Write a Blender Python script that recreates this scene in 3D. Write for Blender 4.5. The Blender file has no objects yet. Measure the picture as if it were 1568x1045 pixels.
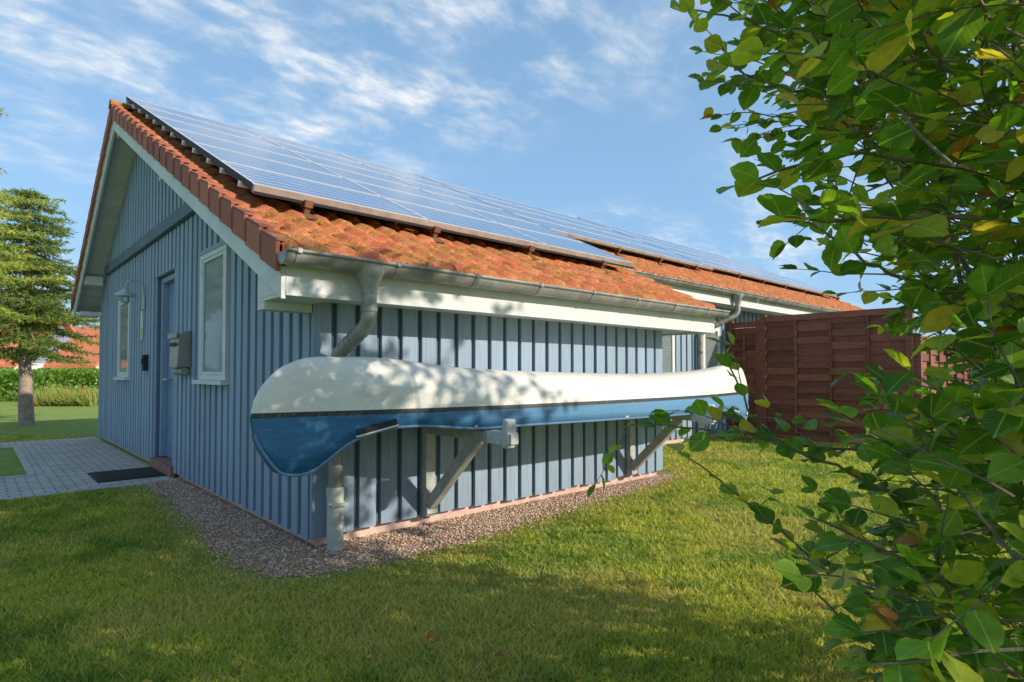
import bpy, math, random
import numpy as np
from mathutils import Vector, Matrix
rnd=random.Random(7); rng=np.random.default_rng(7)
scene=bpy.context.scene
AZ=math.radians(47.5)
F=np.array([math.cos(AZ),math.sin(AZ)]); R=np.array([math.sin(AZ),-math.cos(AZ)])
def cw(d,r,z=0.0):
    return np.array([F[0]*d+R[0]*r, F[1]*d+R[1]*r, z])
# ---------------------------------------------------------------- materials
class NT:
    def __init__(s,name):
        s.m=bpy.data.materials.new(name); s.m.use_nodes=True
        s.t=s.m.node_tree; s.n=s.t.nodes; s.l=s.t.links
        s.b=s.n['Principled BSDF']; s.out=s.n['Material Output']
    def add(s,ty,**k):
        n=s.n.new(ty)
        for a,v in k.items(): setattr(n,a,v)
        return n
    def coord(s,scale=(1,1,1),rot=(0,0,0),kind='Object'):
        tc=s.add('ShaderNodeTexCoord'); mp=s.add('ShaderNodeMapping')
        s.l.new(tc.outputs[kind],mp.inputs[0]); mp.inputs['Scale'].default_value=scale; mp.inputs['Rotation'].default_value=rot
        return mp.outputs[0]
    def noise(s,scale,detail=4,rough=.55,vec=None,dist=0):
        n=s.add('ShaderNodeTexNoise'); n.inputs['Scale'].default_value=scale; n.inputs['Detail'].default_value=detail
        n.inputs['Roughness'].default_value=rough; n.inputs['Distortion'].default_value=dist
        if vec is not None: s.l.new(vec,n.inputs['Vector'])
        return n.outputs[0]
    def ramp(s,fac,stops,interp='LINEAR'):
        r=s.add('ShaderNodeValToRGB'); r.color_ramp.interpolation=interp
        e=r.color_ramp.elements
        while len(e)<len(stops): e.new(.5)
        for i,(p,c) in enumerate(stops):
            e[i].position=p; e[i].color=(c if len(c)==4 else (*c,1)) if hasattr(c,'__len__') else (c,c,c,1)
        s.l.new(fac,r.inputs[0]); return r.outputs[0]
    def mix(s,fac,a,b,mode='MIX'):
        m=s.add('ShaderNodeMix',data_type='RGBA',blend_type=mode)
        for v,i in ((fac,0),(a,6),(b,7)):
            if isinstance(v,bpy.types.NodeSocket): s.l.new(v,m.inputs[i])
            elif hasattr(v,'__len__'): m.inputs[i].default_value=(*v,1) if len(v)==3 else v
            else: m.inputs[i].default_value=v
        return m.outputs[2]
    def math(s,op,a,b=0.0):
        m=s.add('ShaderNodeMath',operation=op)
        for v,i in ((a,0),(b,1)):
            if isinstance(v,bpy.types.NodeSocket): s.l.new(v,m.inputs[i])
            else: m.inputs[i].default_value=v
        return m.outputs[0]
    def bump(s,h,strength=.3,dist=.01):
        b=s.add('ShaderNodeBump'); b.inputs['Strength'].default_value=strength; b.inputs['Distance'].default_value=dist
        s.l.new(h,b.inputs['Height']); s.l.new(b.outputs[0],s.b.inputs['Normal'])
    def col(s,c):
        if isinstance(c,bpy.types.NodeSocket): s.l.new(c,s.b.inputs['Base Color'])
        else: s.b.inputs['Base Color'].default_value=(*c,1)
    def island(s):
        return s.add('ShaderNodeNewGeometry').outputs['Random Per Island']
    def rough(s,v): s.b.inputs['Roughness'].default_value=v
def simple(name,c,rough=.6,metal=0,var=.25,scale=6,bump=.15):
    t=NT(name); v=t.coord()
    n=t.noise(scale,6,.6,v)
    d=tuple(x*(1-var) for x in c); l=tuple(min(1,x*(1+var)) for x in c)
    t.col(t.ramp(n,[(.3,d),(.7,l)])); t.rough(rough); t.b.inputs['Metallic'].default_value=metal
    if bump: t.bump(t.noise(scale*12,3,.6,v),bump,.004)
    return t.m
def m_boards(name,c,var=.12):
    t=NT(name); v=t.coord((14,14,.9))
    g=t.noise(3,6,.65,v); isl=t.island()
    a=t.ramp(g,[(.3,tuple(x*.80 for x in c)),(.7,tuple(x*1.1 for x in c))])
    b=t.ramp(isl,[(0,(1-var,)*3),(1,(1+var*.3,)*3)])
    col=t.mix(1,a,b,'MULTIPLY')
    z=t.add('ShaderNodeSeparateXYZ'); tc=t.add('ShaderNodeTexCoord'); t.l.new(tc.outputs['Object'],z.inputs[0])
    big=t.noise(2.2,5,.7,t.coord((1,1,.4)))
    f=t.math('MULTIPLY',t.ramp(z.outputs[2],[(.05,1.0),(.6,0.0)]),t.ramp(big,[(.35,0),(.7,.7)]))
    col=t.mix(f,col,tuple(x*.55 for x in c))
    col=t.mix(t.ramp(big,[(.5,0),(.8,.25)]),col,(.38,.41,.42))
    spk=t.noise(26,5,.7,t.coord((1,1,.35)))
    col=t.mix(t.ramp(spk,[(.62,0),(.73,.4)]),col,tuple(x*.5 for x in c))
    t.col(col); t.rough(.62); t.bump(t.noise(9,5,.6,v),.4,.004)
    return t.m
M={}
M['blue']=m_boards('painted_boards',(.275,.365,.465))
M['bluedk']=m_boards('base_boards_groove_shade',(.10,.145,.20))  # base boards darkened, putting groove shade into the colour
M['white']=simple('white_paint',(.63,.635,.61),.6,var=.12,scale=3)
M['soffit']=m_boards('soffit_boards',(.60,.61,.58))
M['zinc']=simple('zinc_gutter',(.29,.28,.26),.5,.3,.38,5)
M['pipe']=simple('weathered_pipe',(.46,.47,.42),.6,.0,.25,7)
M['plinth']=simple('plinth_brick',(.58,.40,.33),.85,0,.25,9,.5)
M['alu']=simple('aluminium',(.68,.68,.68),.4,.4,.08,5,0)
M['timber']=simple('weathered_timber',(.40,.40,.37),.75,0,.25,8,.4)
M['foam']=simple('grey_foam',(.50,.51,.51),.7,0,.12,20,.2)
M['dark']=simple('dark_rubber',(.02,.021,.022),.7,0,.3,30,.3)
M['brown']=simple('brown_brick',(.26,.13,.09),.8,0,.3,10,.4)
M['curtain']=simple('curtain',(.70,.69,.66),.9,0,.08,8,0)
M['door']=simple('blue_door_paint',(.12,.20,.33),.4,0,.1,4)
def m_glass():
    t=NT('window_glass'); t.rough(.04); t.b.inputs['Specular IOR Level'].default_value=.9
    t.b.inputs['Transmission Weight'].default_value=.85; t.b.inputs['IOR'].default_value=1.1
    t.col((.65,.70,.72))
    return t.m
M['glass']=m_glass()
def m_tile():
    t=NT('clay_tiles'); v=t.coord()
    isl=t.noise(5.5,2,.5,v)
    base=t.ramp(isl,[(.3,(.38,.085,.030)),(.5,(.56,.14,.043)),(.7,(.66,.235,.09))])
    fine=t.noise(40,5,.7,v)
    base=t.mix(t.ramp(fine,[(.35,.6),(.60,0)]),base,(.18,.06,.035))
    big=t.noise(2.0,5,.7,v)
    clump=t.noise(19,5,.7,v)
    f=t.math('MULTIPLY',t.ramp(big,[(.40,0),(.58,1)]),t.ramp(clump,[(.45,0),(.56,.9)]))
    mosscol=t.ramp(t.noise(27,3,.6,v),[(.3,(.08,.055,.012)),(.55,(.28,.18,.02)),(.7,(.48,.29,.04))])
    col=t.mix(f,base,mosscol)
    lich=t.ramp(t.noise(60,2,.5,v),[(.65,0),(.72,.65)])
    col=t.mix(lich,col,(.5,.46,.36))
    t.col(col); t.rough(.88); t.bump(t.math('ADD',clump,fine),.35,.010); return t.m
M['tile']=m_tile()
def m_verge():
    t=NT('verge_tiles'); v=t.coord()
    a=t.ramp(t.island(),[(0,(.28,.075,.04)),(1,(.44,.14,.075))])
    f=t.ramp(t.noise(22,5,.7,v),[(.5,0),(.72,.7)])
    t.col(t.mix(f,a,(.16,.08,.055))); t.rough(.75); t.bump(t.noise(50,3,.6,v),.3,.005); return t.m
M['verge']=m_verge()
M['moss']=simple('moss',(.30,.20,.025),.95,0,.7,30,.8)
def m_panel():
    t=NT('solar_cells')
    tc=t.add('ShaderNodeTexCoord'); uv=t.add('ShaderNodeSeparateXYZ'); t.l.new(tc.outputs['UV'],uv.inputs[0])
    def lines(o,per,w):
        f=t.math('FRACT',t.math('DIVIDE',o,per)); return t.math('LESS_THAN',f,w)
    a=lines(uv.outputs[0],.16,.025); b=lines(uv.outputs[1],.16,.12)
    bus=lines(uv.outputs[1],.053,.06)
    n=t.noise(7,3,.6,t.coord())
    cell=t.ramp(n,[(.3,(.040,.085,.21)),(.7,(.070,.135,.31))])
    c=t.mix(t.math('MULTIPLY',bus,.3),cell,(.4,.42,.45))
    c=t.mix(t.math('MULTIPLY',a,.5),c,(.4,.45,.5)); c=t.mix(b,c,(.75,.78,.82))
    t.col(c); t.rough(.16); t.b.inputs['Specular IOR Level'].default_value=.6
    t.b.inputs['Coat Weight'].default_value=.5; t.b.inputs['Coat Roughness'].default_value=.06
    return t.m
M['panel']=m_panel()
def m_canoe():
    t=NT('canoe_hull'); v=t.coord()
    s=t.add('ShaderNodeSeparateXYZ'); t.l.new(v,s.inputs[0]); z=s.outputs[2]
    grime=t.noise(5,6,.7,t.coord((.7,2,2)))
    w=t.ramp(grime,[(.3,(.78,.75,.68)),(.58,(.70,.66,.57)),(.78,(.46,.40,.31))])
    sp=t.noise(45,4,.75,t.coord((.5,1,1.5))); w=t.mix(t.ramp(sp,[(.62,0),(.71,.55)]),w,(.36,.31,.24))
    bl=t.ramp(t.noise(3,6,.7,t.coord((.6,1.5,5))),[(.3,(.015,.095,.21)),(.7,(.040,.175,.34))])
    xr=t.ramp(t.math('DIVIDE',s.outputs[0],8.0),[(.28,0),(.6,.6)]); bl=t.mix(xr,bl,(.15,.31,.47))  # blue lightens along the hull, sunlight painted into the colour
    scr=t.ramp(t.noise(30,4,.7,t.coord((.25,1,3))),[(.61,0),(.72,.55)])
    bl=t.mix(scr,bl,(.32,.41,.46))
    f1=t.math('GREATER_THAN',z,1.018); f2=t.math('GREATER_THAN',z,1.050)
    stripe=t.ramp(t.noise(60,3,.7,v),[(.5,(.022,.024,.026)),(.75,(.13,.13,.12))])
    c=t.mix(f1,bl,stripe); c=t.mix(f2,c,w)
    t.col(c); t.rough(.45); t.bump(t.noise(4,4,.6,v),.12,.02); return t.m
M['canoe']=m_canoe()
def m_fence():
    t=NT('fence_stain'); v=t.coord((1,3,14))
    t.col(t.mix(1,t.ramp(t.noise(2,5,.6,v),[(.3,(.18,.052,.030)),(.7,(.30,.100,.056))]),t.ramp(t.island(),[(0,(.60,)*3),(1,(1.15,)*3)]),'MULTIPLY'))
    t.rough(.65); t.bump(t.noise(8,4,.6,v),.3,.005); return t.m
M['fence']=m_fence()
def m_ground():
    t=NT('lawn'); v=t.coord()
    big=t.noise(.55,4,.6,v); mid=t.noise(3.2,5,.7,v); fine=t.noise(60,3,.7,v)
    a=t.ramp(mid,[(.3,(.17,.28,.035)),(.5,(.26,.38,.045)),(.7,(.40,.44,.08))])
    a=t.mix(t.ramp(big,[(.5,0),(.75,.5)]),a,(.44,.40,.11))
    a=t.mix(t.ramp(fine,[(.35,.5),(.65,0)]),a,(.12,.14,.025))
    t.col(a); t.rough(.95); t.bump(fine,.8,.03); return t.m
M['ground']=m_ground()
def m_gravel():
    t=NT('gravel'); v=t.coord()
    vo=t.add('ShaderNodeTexVoronoi'); vo.inputs['Scale'].default_value=55; t.l.new(v,vo.inputs['Vector'])
    s=t.add('ShaderNodeSeparateColor'); t.l.new(vo.outputs['Color'],s.inputs[0])
    c=t.ramp(s.outputs[0],[(0,(.30,.18,.11)),(.5,(.48,.33,.23)),(1,(.60,.48,.38))])
    c=t.mix(t.ramp(vo.outputs['Distance'],[(.3,0),(.7,.8)]),c,(.20,.125,.07))
    c=t.mix(t.ramp(t.noise(2.2,6,.75,v),[(.42,0),(.60,.9)]),c,(.30,.18,.10))
    t.col(c); t.rough(.9); t.bump(vo.outputs['Distance'],-.8,.02); return t.m
M['gravel']=m_gravel()
def m_stone():
    t=NT('pebbles'); t.col(t.ramp(t.island(),[(0,(.30,.18,.11)),(.4,(.50,.34,.24)),(.75,(.60,.43,.32)),(1,(.76,.67,.58))])); t.rough(.85); return t.m
M['stone']=m_stone()
def m_paver():
    t=NT('concrete_pavers'); v=t.coord(rot=(0,0,0))
    br=t.add('ShaderNodeTexBrick'); t.l.new(v,br.inputs['Vector'])
    br.inputs['Scale'].default_value=1; br.inputs['Brick Width'].default_value=.2; br.inputs['Row Height'].default_value=.1; br.inputs['Mortar Size'].default_value=.008
    br.inputs['Color1'].default_value=(.44,.41,.37,1); br.inputs['Color2'].default_value=(.60,.56,.51,1); br.inputs['Mortar'].default_value=(.14,.12,.09,1)
    c=t.mix(t.ramp(t.noise(2,6,.7,v),[(.4,0),(.8,.5)]),br.outputs['Color'],(.31,.28,.22))
    t.col(c); t.rough(.85); t.bump(br.outputs['Fac'],-.5,.01); return t.m
M['paver']=m_paver()
def m_leaf(name,trans=.35,rough=.4,tint=(1.7,1.6,.6)):
    t=NT(name); a=t.add('ShaderNodeAttribute',attribute_name='Col')
    n=t.noise(40,3,.6,t.coord())
    c=t.mix(1,a.outputs['Color'],t.ramp(n,[(.3,(.8,)*3),(.7,(1.15,)*3)]),'MULTIPLY')
    t.col(c); t.rough(rough); t.b.inputs['Specular IOR Level'].default_value=.35
    tr=t.add('ShaderNodeBsdfTranslucent'); t.l.new(t.mix(1,c,tint,'MULTIPLY'),tr.inputs[0])
    mx=t.add('ShaderNodeMixShader'); mx.inputs[0].default_value=trans
    t.l.new(t.b.outputs[0],mx.inputs[1]); t.l.new(tr.outputs[0],mx.inputs[2]); t.l.new(mx.outputs[0],t.out.inputs[0])
    return t.m
M['leaf']=m_leaf('hedge_leaves',.5,.42); M['needle']=m_leaf('needles',.3,.6); M['blade']=m_leaf('grass_blades',.4,.6,(1.4,1.35,.8))
def m_bigleaf():
    t=NT('hornbeam_leaf'); a=t.add('ShaderNodeAttribute',attribute_name='Col')
    lu=t.add('ShaderNodeAttribute',attribute_name='LUV'); s=t.add('ShaderNodeSeparateXYZ'); t.l.new(lu.outputs['Vector'],s.inputs[0])
    ax=t.math('ABSOLUTE',s.outputs[0])
    vv=t.math('FRACT',t.math('MULTIPLY',t.math('SUBTRACT',s.outputs[1],t.math('MULTIPLY',ax,.75)),9.0))
    vein=t.math('MULTIPLY',t.ramp(vv,[(.0,1.0),(.16,0.0)]),.35)
    mid=t.ramp(ax,[(.012,.6),(.03,0.0)])
    f=t.math('MAXIMUM',vein,mid)
    n=t.noise(45,3,.6,t.coord())
    c=t.mix(1,a.outputs['Color'],t.ramp(n,[(.3,(.78,)*3),(.7,(1.15,)*3)]),'MULTIPLY')
    c=t.mix(t.ramp(t.noise(24,4,.7,t.coord()),[(.60,0),(.70,.55)]),c,(.34,.25,.06))
    c=t.mix(f,c,(.42,.52,.16))
    t.col(c); t.rough(.40); t.b.inputs['Specular IOR Level'].default_value=.35
    bp=t.add('ShaderNodeBump'); bp.inputs['Strength'].default_value=.5; bp.inputs['Distance'].default_value=.002; t.l.new(vv,bp.inputs['Height']); t.l.new(bp.outputs[0],t.b.inputs['Normal'])
    tr=t.add('ShaderNodeBsdfTranslucent'); t.l.new(t.mix(1,c,(1.7,1.6,.55),'MULTIPLY'),tr.inputs[0])
    mx=t.add('ShaderNodeMixShader'); mx.inputs[0].default_value=.5
    t.l.new(t.b.outputs[0],mx.inputs[1]); t.l.new(tr.outputs[0],mx.inputs[2]); t.l.new(mx.outputs[0],t.out.inputs[0])
    return t.m
M['bigleaf']=m_bigleaf()
M['bark']=simple('bark',(.18,.14,.10),.9,0,.35,18,.6)
M['bark2']=simple('spruce_bark',(.34,.26,.21),.9,0,.35,10,.6)
# ---------------------------------------------------------------- mesh builder
def empty(name,parent=None):
    o=bpy.data.objects.new(name,None); scene.collection.objects.link(o); o.parent=parent; return o
class MB:
    def __init__(s): s.v=[];s.f=[];s.mi=[];s.uv=None
    def poly(s,pts,mi=0):
        b=len(s.v); s.v+= [tuple(p) for p in pts]; s.f.append(tuple(range(b,b+len(pts)))); s.mi.append(mi)
    def box(s,x0,x1,y0,y1,z0,z1,mi=0):
        s.hexa([(x0,y0,z0),(x1,y0,z0),(x1,y1,z0),(x0,y1,z0)],[(x0,y0,z1),(x1,y0,z1),(x1,y1,z1),(x0,y1,z1)],mi)
    def hexa(s,bot,top,mi=0):
        b=len(s.v); n=len(bot); s.v+=[tuple(p) for p in bot]+[tuple(p) for p in top]
        s.f.append(tuple(range(b+n-1,b-1,-1))); s.f.append(tuple(range(b+n,b+2*n)))
        for i in range(n):
            j=(i+1)%n; s.f.append((b+i,b+j,b+n+j,b+n+i))
        s.mi+=[mi]*(n+2)
    def beam(s,a,b,w,h,mi=0,up=(0,0,1)):
        a=Vector(a);b=Vector(b);d=(b-a).normalized();u=Vector(up); r=d.cross(u).normalized(); u=r.cross(d)
        q=[(-w/2,-h/2),(w/2,-h/2),(w/2,h/2),(-w/2,h/2)]
        s.hexa([a+r*i+u*j for i,j in q],[b+r*i+u*j for i,j in q],mi)
    def tube(s,pts,rad,seg=12,mi=0,cap=True):
        pts=[Vector(p) for p in pts]; n=len(pts)
        if not hasattr(rad,'__len__'): rad=[rad]*n
        b0=len(s.v); prev=None
        for i,p in enumerate(pts):
            d=(pts[min(i+1,n-1)]-pts[max(i-1,0)]).normalized()
            if prev is None:
                r=d.orthogonal().normalized()
            else:
                r=(prev-d*prev.dot(d)).normalized()
            prev=r; u=d.cross(r)
            for k in range(seg):
                a=2*math.pi*k/seg; s.v.append(tuple(p+(r*math.cos(a)+u*math.sin(a))*rad[i]))
        for i in range(n-1):
            for k in range(seg):
                a=b0+i*seg+k; b=b0+i*seg+(k+1)%seg
                s.f.append((a,b,b+seg,a+seg)); s.mi.append(mi)
        if cap:
            s.f.append(tuple(b0+k for k in range(seg-1,-1,-1))); s.mi.append(mi)
            s.f.append(tuple(b0+(n-1)*seg+k for k in range(seg))); s.mi.append(mi)
    def make(s,name,mats,parent=None,smooth=False,bevel=0):
        me=bpy.data.meshes.new(name); me.from_pydata(s.v,[],s.f); me.update()
        for m in mats: me.materials.append(m)
        me.polygons.foreach_set('material_index',s.mi)
        if smooth:
            me.polygons.foreach_set('use_smooth',[True]*len(me.polygons))
        o=bpy.data.objects.new(name,me); scene.collection.objects.link(o); o.parent=parent
        if smooth:
            try: me.set_sharp_from_angle(angle=math.radians(40))
            except Exception: pass
        if bevel:
            b=o.modifiers.new('bv','BEVEL'); b.width=bevel; b.segments=2; b.limit_method='ANGLE'
        return o
def mesh_np(name,V,Fc,mat,col=None,parent=None,smooth=False):
    me=bpy.data.meshes.new(name); V=np.asarray(V,np.float32); Fc=np.asarray(Fc,np.int32)
    me.vertices.add(len(V)); me.vertices.foreach_set('co',V.ravel())
    k=Fc.shape[1]; me.loops.add(Fc.size); me.loops.foreach_set('vertex_index',Fc.ravel())
    me.polygons.add(len(Fc)); me.polygons.foreach_set('loop_start',np.arange(0,Fc.size,k,dtype=np.int32))
    try: me.polygons.foreach_set('loop_total',np.full(len(Fc),k,dtype=np.int32))
    except Exception: pass
    me.update(calc_edges=True)
    if smooth: me.polygons.foreach_set('use_smooth',np.ones(len(Fc),bool))
    me.materials.append(mat)
    if col is not None:
        a=me.attributes.new('Col','FLOAT_COLOR','POINT'); c=np.ones((len(V),4),np.float32); c[:,:3]=col; a.data.foreach_set('color',c.ravel())
    o=bpy.data.objects.new(name,me); scene.collection.objects.link(o); o.parent=parent
    return o
# ---------------------------------------------------------------- house dimensions
XW=1.87; YW=4.22; XE=6.39; YB=14.0
YW2=5.95; XEND=21.0
YR=10.2; SL=.478; Y0=3.85; Z0=2.12; SL2=.58
XV=1.46
ZR=Z0+SL*(YR-Y0)
def zr(y): return Z0+SL*(y-Y0) if y<=YR else ZR-SL2*(y-YR)
house=empty('blue_wooden_house')
def rect_holes(holes,a,z0,z1):
    segs=[(z0,z1)]
    for (h0,h1,q0,q1) in holes:
        if h0<a<h1:
            ns=[]
            for s0,s1 in segs:
                if q0>s0: ns.append((s0,min(s1,q0)))
                if q1<s1: ns.append((max(s0,q1),s1))
            segs=[x for x in ns if x[1]-x[0]>.03]
    return segs
gh=[(6.19,7.04,1.20,2.57),(11.05,11.95,1.20,2.52),(8.28,9.27,.0,2.60)]
mb=MB()
def gslab(y0,y1,z0,x0=XW,x1=XW+.15):
    ys=[y0]+([YR] if y0<YR<y1 else [])+[y1]
    for a,b in zip(ys[:-1],ys[1:]):
        mb.hexa([(x0,a,z0),(x1,a,z0),(x1,b,z0),(x0,b,z0)],[(x0,a,zr(a)-.2),(x1,a,zr(a)-.2),(x1,b,zr(b)-.2),(x0,b,zr(b)-.2)])
gslab(YW+.001,8.28,.10); gslab(8.28,9.27,2.60); gslab(9.27,YB,.10)
mb.make('gable_wall',[M['bluedk']],house)
mb=MB(); y=YW+.02; i=0
while y<YB-.05:
    w=.120
    yc=y+w/2; e=rnd.uniform(-.003,.003)
    for z0,z1 in rect_holes(gh,yc,.07+rnd.uniform(-.008,.008),3.10):
        zt0=min(z1,zr(y)-.2); zt1=min(z1,zr(y+w)-.2)
        if zt0-z0<.05: continue
        mb.hexa([(XW-.030+e,y,z0),(XW-.002,y,z0),(XW-.002,y+w,z0),(XW-.030+e,y+w,z0)],[(XW-.030+e,y,zt0),(XW-.002,y,zt0),(XW-.002,y+w,zt1),(XW-.030+e,y+w,zt1)])
    if zr(yc)-.2>3.3:
        mb.hexa([(XW-.070,y,3.28),(XW-.042,y,3.28),(XW-.042,y+w,3.28),(XW-.070,y+w,3.28)],[(XW-.070,y,zr(y)-.2),(XW-.042,y,zr(y)-.2),(XW-.042,y+w,zr(y+w)-.2),(XW-.070,y+w,zr(y+w)-.2)])
    y+=.19
mb.make('gable_boards',[M['blue']],house,bevel=.003)
mb=MB()
ya=Y0+(3.28+.2-Z0)/SL; yb=YR+(ZR-.2-3.28)/SL2
mb.hexa([(XW-.041,ya,3.26),(XW-.001,ya,3.26),(XW-.001,yb,3.26),(XW-.041,yb,3.26)],[(XW-.041,YR-.02,ZR-.22),(XW-.001,YR-.02,ZR-.22),(XW-.001,YR+.02,ZR-.22),(XW-.041,YR+.02,ZR-.22)])
mb.box(XW-.085,XW-.001,ya-.35,yb+.1,3.11,3.259)
mb.make('gable_upper_wall',[M['bluedk']],house)
mb=MB()
mb.box(XW+.002,XE,YW,YW+.14,.10,2.02)
y0_,y1_=YW+.141,YW2-.001
mb.hexa([(XE-.14,y0_,.1),(XE,y0_,.1),(XE,y1_,.1),(XE-.14,y1_,.1)],[(XE-.14,y0_,zr(y0_)-.18),(XE,y0_,zr(y0_)-.18),(XE,y1_,zr(y1_)-.18),(XE-.14,y1_,zr(y1_)-.18)])
mb.box(XE+.001,XEND,YW2,YW2+.14,.10,2.92)
mb.box(XW+.16,XEND,YB-.14,YB,.1,2.8)
mb.make('side_wall',[M['bluedk']],house)
mb=MB(); x=XW-.024
while x<XE-.05:
    e=rnd.uniform(-.003,.003)
    mb.box(x,x+.146,YW-.034+e,YW-.002,.085+rnd.uniform(-.012,.012),1.84); x+=.192
x=XE+.05
wh2=[(8.85,9.45,1.2,2.2),(10.45,11.1,1.0,2.2)]
while x<XEND-.2:
    for z0,z1 in rect_holes(wh2,x+.06,.09,2.62): mb.box(x,x+.14,YW2-.028,YW2-.002,z0,z1)
    x+=.192
mb.make('side_boards',[M['blue']],house,bevel=.003)
mb=MB()
mb.box(XW+.04,XE-.03,YW+.03,YW+.2,-.1,.12); mb.box(XW+.04,XW+.2,YW+.21,8.2,-.1,.12); mb.box(XW+.04,XW+.2,9.3,YB-.05,-.1,.12)
mb.box(XE,XEND-.1,YW2+.03,YW2+.2,-.1,.12)
mb.box(XW+.0,XW+.25,8.285,9.265,-.1,.14,1); mb.box(XW-.06,XW-.001,8.2,9.35,-.1,.13,1)
mb.make('plinth',[M['plinth'],M['brown']],house,bevel=.005)
def window_y(y0,y1,z0,z1,x):
    m=MB(); fw=.05
    m.box(x-.045,x-.003,y0-.03,y0+fw,z0,z1+.0); m.box(x-.045,x-.003,y1-fw,y1+.03,z0,z1)
    m.box(x-.045,x-.003,y0+fw+.001,y1-fw-.001,z1-fw,z1); m.box(x-.045,x-.003,y0+fw+.001,y1-fw-.001,z0,z0+fw)
    m.box(x-.10,x-.003,y0-.08,y1+.08,z0-.045,z0-.002)
    m.box(x-.05,x-.003,y0-.04,y1+.04,z1+.002,z1+.05,3)
    f=fw+.002
    for a,b in ((y0+f,y1-f),):
        m.box(x-.038,x-.0032,a,a+.035,z0+f,z1-f); m.box(x-.038,x-.0032,b-.035,b,z0+f,z1-f)
        m.box(x-.038,x-.0032,a+.036,b-.036,z0+f,z0+f+.035); m.box(x-.038,x-.0032,a+.036,b-.036,z1-f-.035,z1-f)
    m.box(x-.026,x-.022,y0+f+.036,y1-f-.036,z0+f+.036,z1-f-.036,1)
    yy=y0+f+.037
    k=0
    while yy<y1-f-.06:
        m.poly([(x-.005-(k%2)*.012,yy,z0+f+.04),(x-.005-((k+1)%2)*.012,yy+.03,z0+f+.04),(x-.005-((k+1)%2)*.012,yy+.03,z1-f-.04),(x-.005-(k%2)*.012,yy,z1-f-.04)],2); yy+=.03;k+=1
    return m.make('gable_window',[M['white'],M['glass'],M['curtain'],M['blue']],house,bevel=.003)
window_y(6.19,7.04,1.22,2.57,XW); window_y(11.05,11.95,1.22,2.52,XW)
def window_x(x0,x1,z0,z1,y):
    m=MB(); fw=.08
    m.box(x0,x0+fw,y-.04,y-.003,z0,z1); m.box(x1-fw,x1,y-.04,y-.003,z0,z1)
    m.box(x0+fw+.001,x1-fw-.001,y-.04,y-.003,z1-fw,z1); m.box(x0+fw+.001,x1-fw-.001,y-.04,y-.003,z0,z0+fw)
    m.box(x0-.06,x1+.06,y-.09,y-.003,z0-.05,z0-.002)
    m.box(x0+fw+.001,x1-fw-.001,y-.022,y-.018,z0+fw+.001,z1-fw-.001,1)
    zz=z0+fw
    while zz<z1-fw-.05:
        m.poly([(x0+fw,y-.004,zz),(x1-fw,y-.004,zz),(x1-fw,y-.012,zz+.045),(x0+fw,y-.012,zz+.045)],2); zz+=.05
    m.make('side_window',[M['white'],M['glass'],M['curtain']],house,bevel=.003)
for a in wh2: window_x(*a,YW2)
mb=MB()
mb.box(XW+.11,XW+.149,8.36,9.19,.15,2.52); mb.box(XW+.04,XW+.148,8.285,8.355,.15,2.59,1); mb.box(XW+.04,XW+.148,9.195,9.265,.15,2.59,1)
mb.box(XW+.04,XW+.148,8.356,9.194,2.522,2.59,1)
for z0,z1 in ((.3,1.05),(1.2,2.3)):
    mb.box(XW+.095,XW+.1095,8.5,9.05,z0,z1)
mb.tube([(XW+.05,9.1,1.2),(XW+.05,8.98,1.2)],.012,8,2)
mb.tube([(XW+.05,9.1,1.2),(XW+.11,9.1,1.2)],.012,8,2)
mb.box(XW-.02,XW+.04,8.23,8.279,.14,2.64,1); mb.box(XW-.02,XW+.04,9.271,9.32,.14,2.64,1)
mb.make('front_door',[M['door'],M['blue'],M['alu']],house,bevel=.004)
mb=MB()
def rake(x0,x1,y0,y1,t0,t1,mi=0):
    ys=[y0]+([YR] if y0<YR<y1 else [])+[y1]
    for a,b in zip(ys[:-1],ys[1:]):
        mb.hexa([(x0,a,zr(a)-t1),(x1,a,zr(a)-t1),(x1,b,zr(b)-t1),(x0,b,zr(b)-t1)],[(x0,a,zr(a)-t0),(x1,a,zr(a)-t0),(x1,b,zr(b)-t0),(x0,b,zr(b)-t0)],mi)
YL=14.45
rake(XV,XV+.03,3.80,YL,.11,.32)
rake(XV-.012,XV-.001,3.80,YL,.05,.16)
mb.make('barge_board',[M['white']],house,bevel=.003)
mb=MB()
ym=3.80
while ym<YL-.02:
    yn=min(ym+.1,YL); 
    if ym<YR<yn: yn=YR
    e=.004
    mb.hexa([(XV+.031,ym+e,zr(ym)-.20),(XW-.001,ym+e,zr(ym)-.20),(XW-.001,yn,zr(yn)-.20),(XV+.031,yn,zr(yn)-.20)],
            [(XV+.031,ym+e,zr(ym)-.17),(XW-.001,ym+e,zr(ym)-.17),(XW-.001,yn,zr(yn)-.17),(XV+.031,yn,zr(yn)-.17)]); ym=yn
mb.make('rake_soffit',[M['soffit']],house)
mb=MB()
for yp in (7.4,13.3,YR-.06):
    mb.box(XV+.05,XW-.09,yp,yp+.12,zr(yp+.06)-.40,zr(yp+.06)-.235)
mb.box(XV+.05,XW-.03,YB-.15,YL-.05,zr(YL)-.30,zr(YL)-.22)
mb.box(XV+.033,XW-.03,3.84,YW+.1,1.80,1.823)
mb.hexa([(XV+.032,3.835,1.8235),(XV+.05,3.835,1.8235),(XV+.05,YW+.1,1.8235),(XV+.032,YW+.1,1.8235)],[(XV+.032,3.835,zr(3.835)-.205),(XV+.05,3.835,zr(3.835)-.205),(XV+.05,YW+.1,zr(YW+.1)-.205),(XV+.032,YW+.1,zr(YW+.1)-.205)])
mb.box(XV+.033,XW-.03,YW-.03,YW+.1,1.74,1.799)
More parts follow.
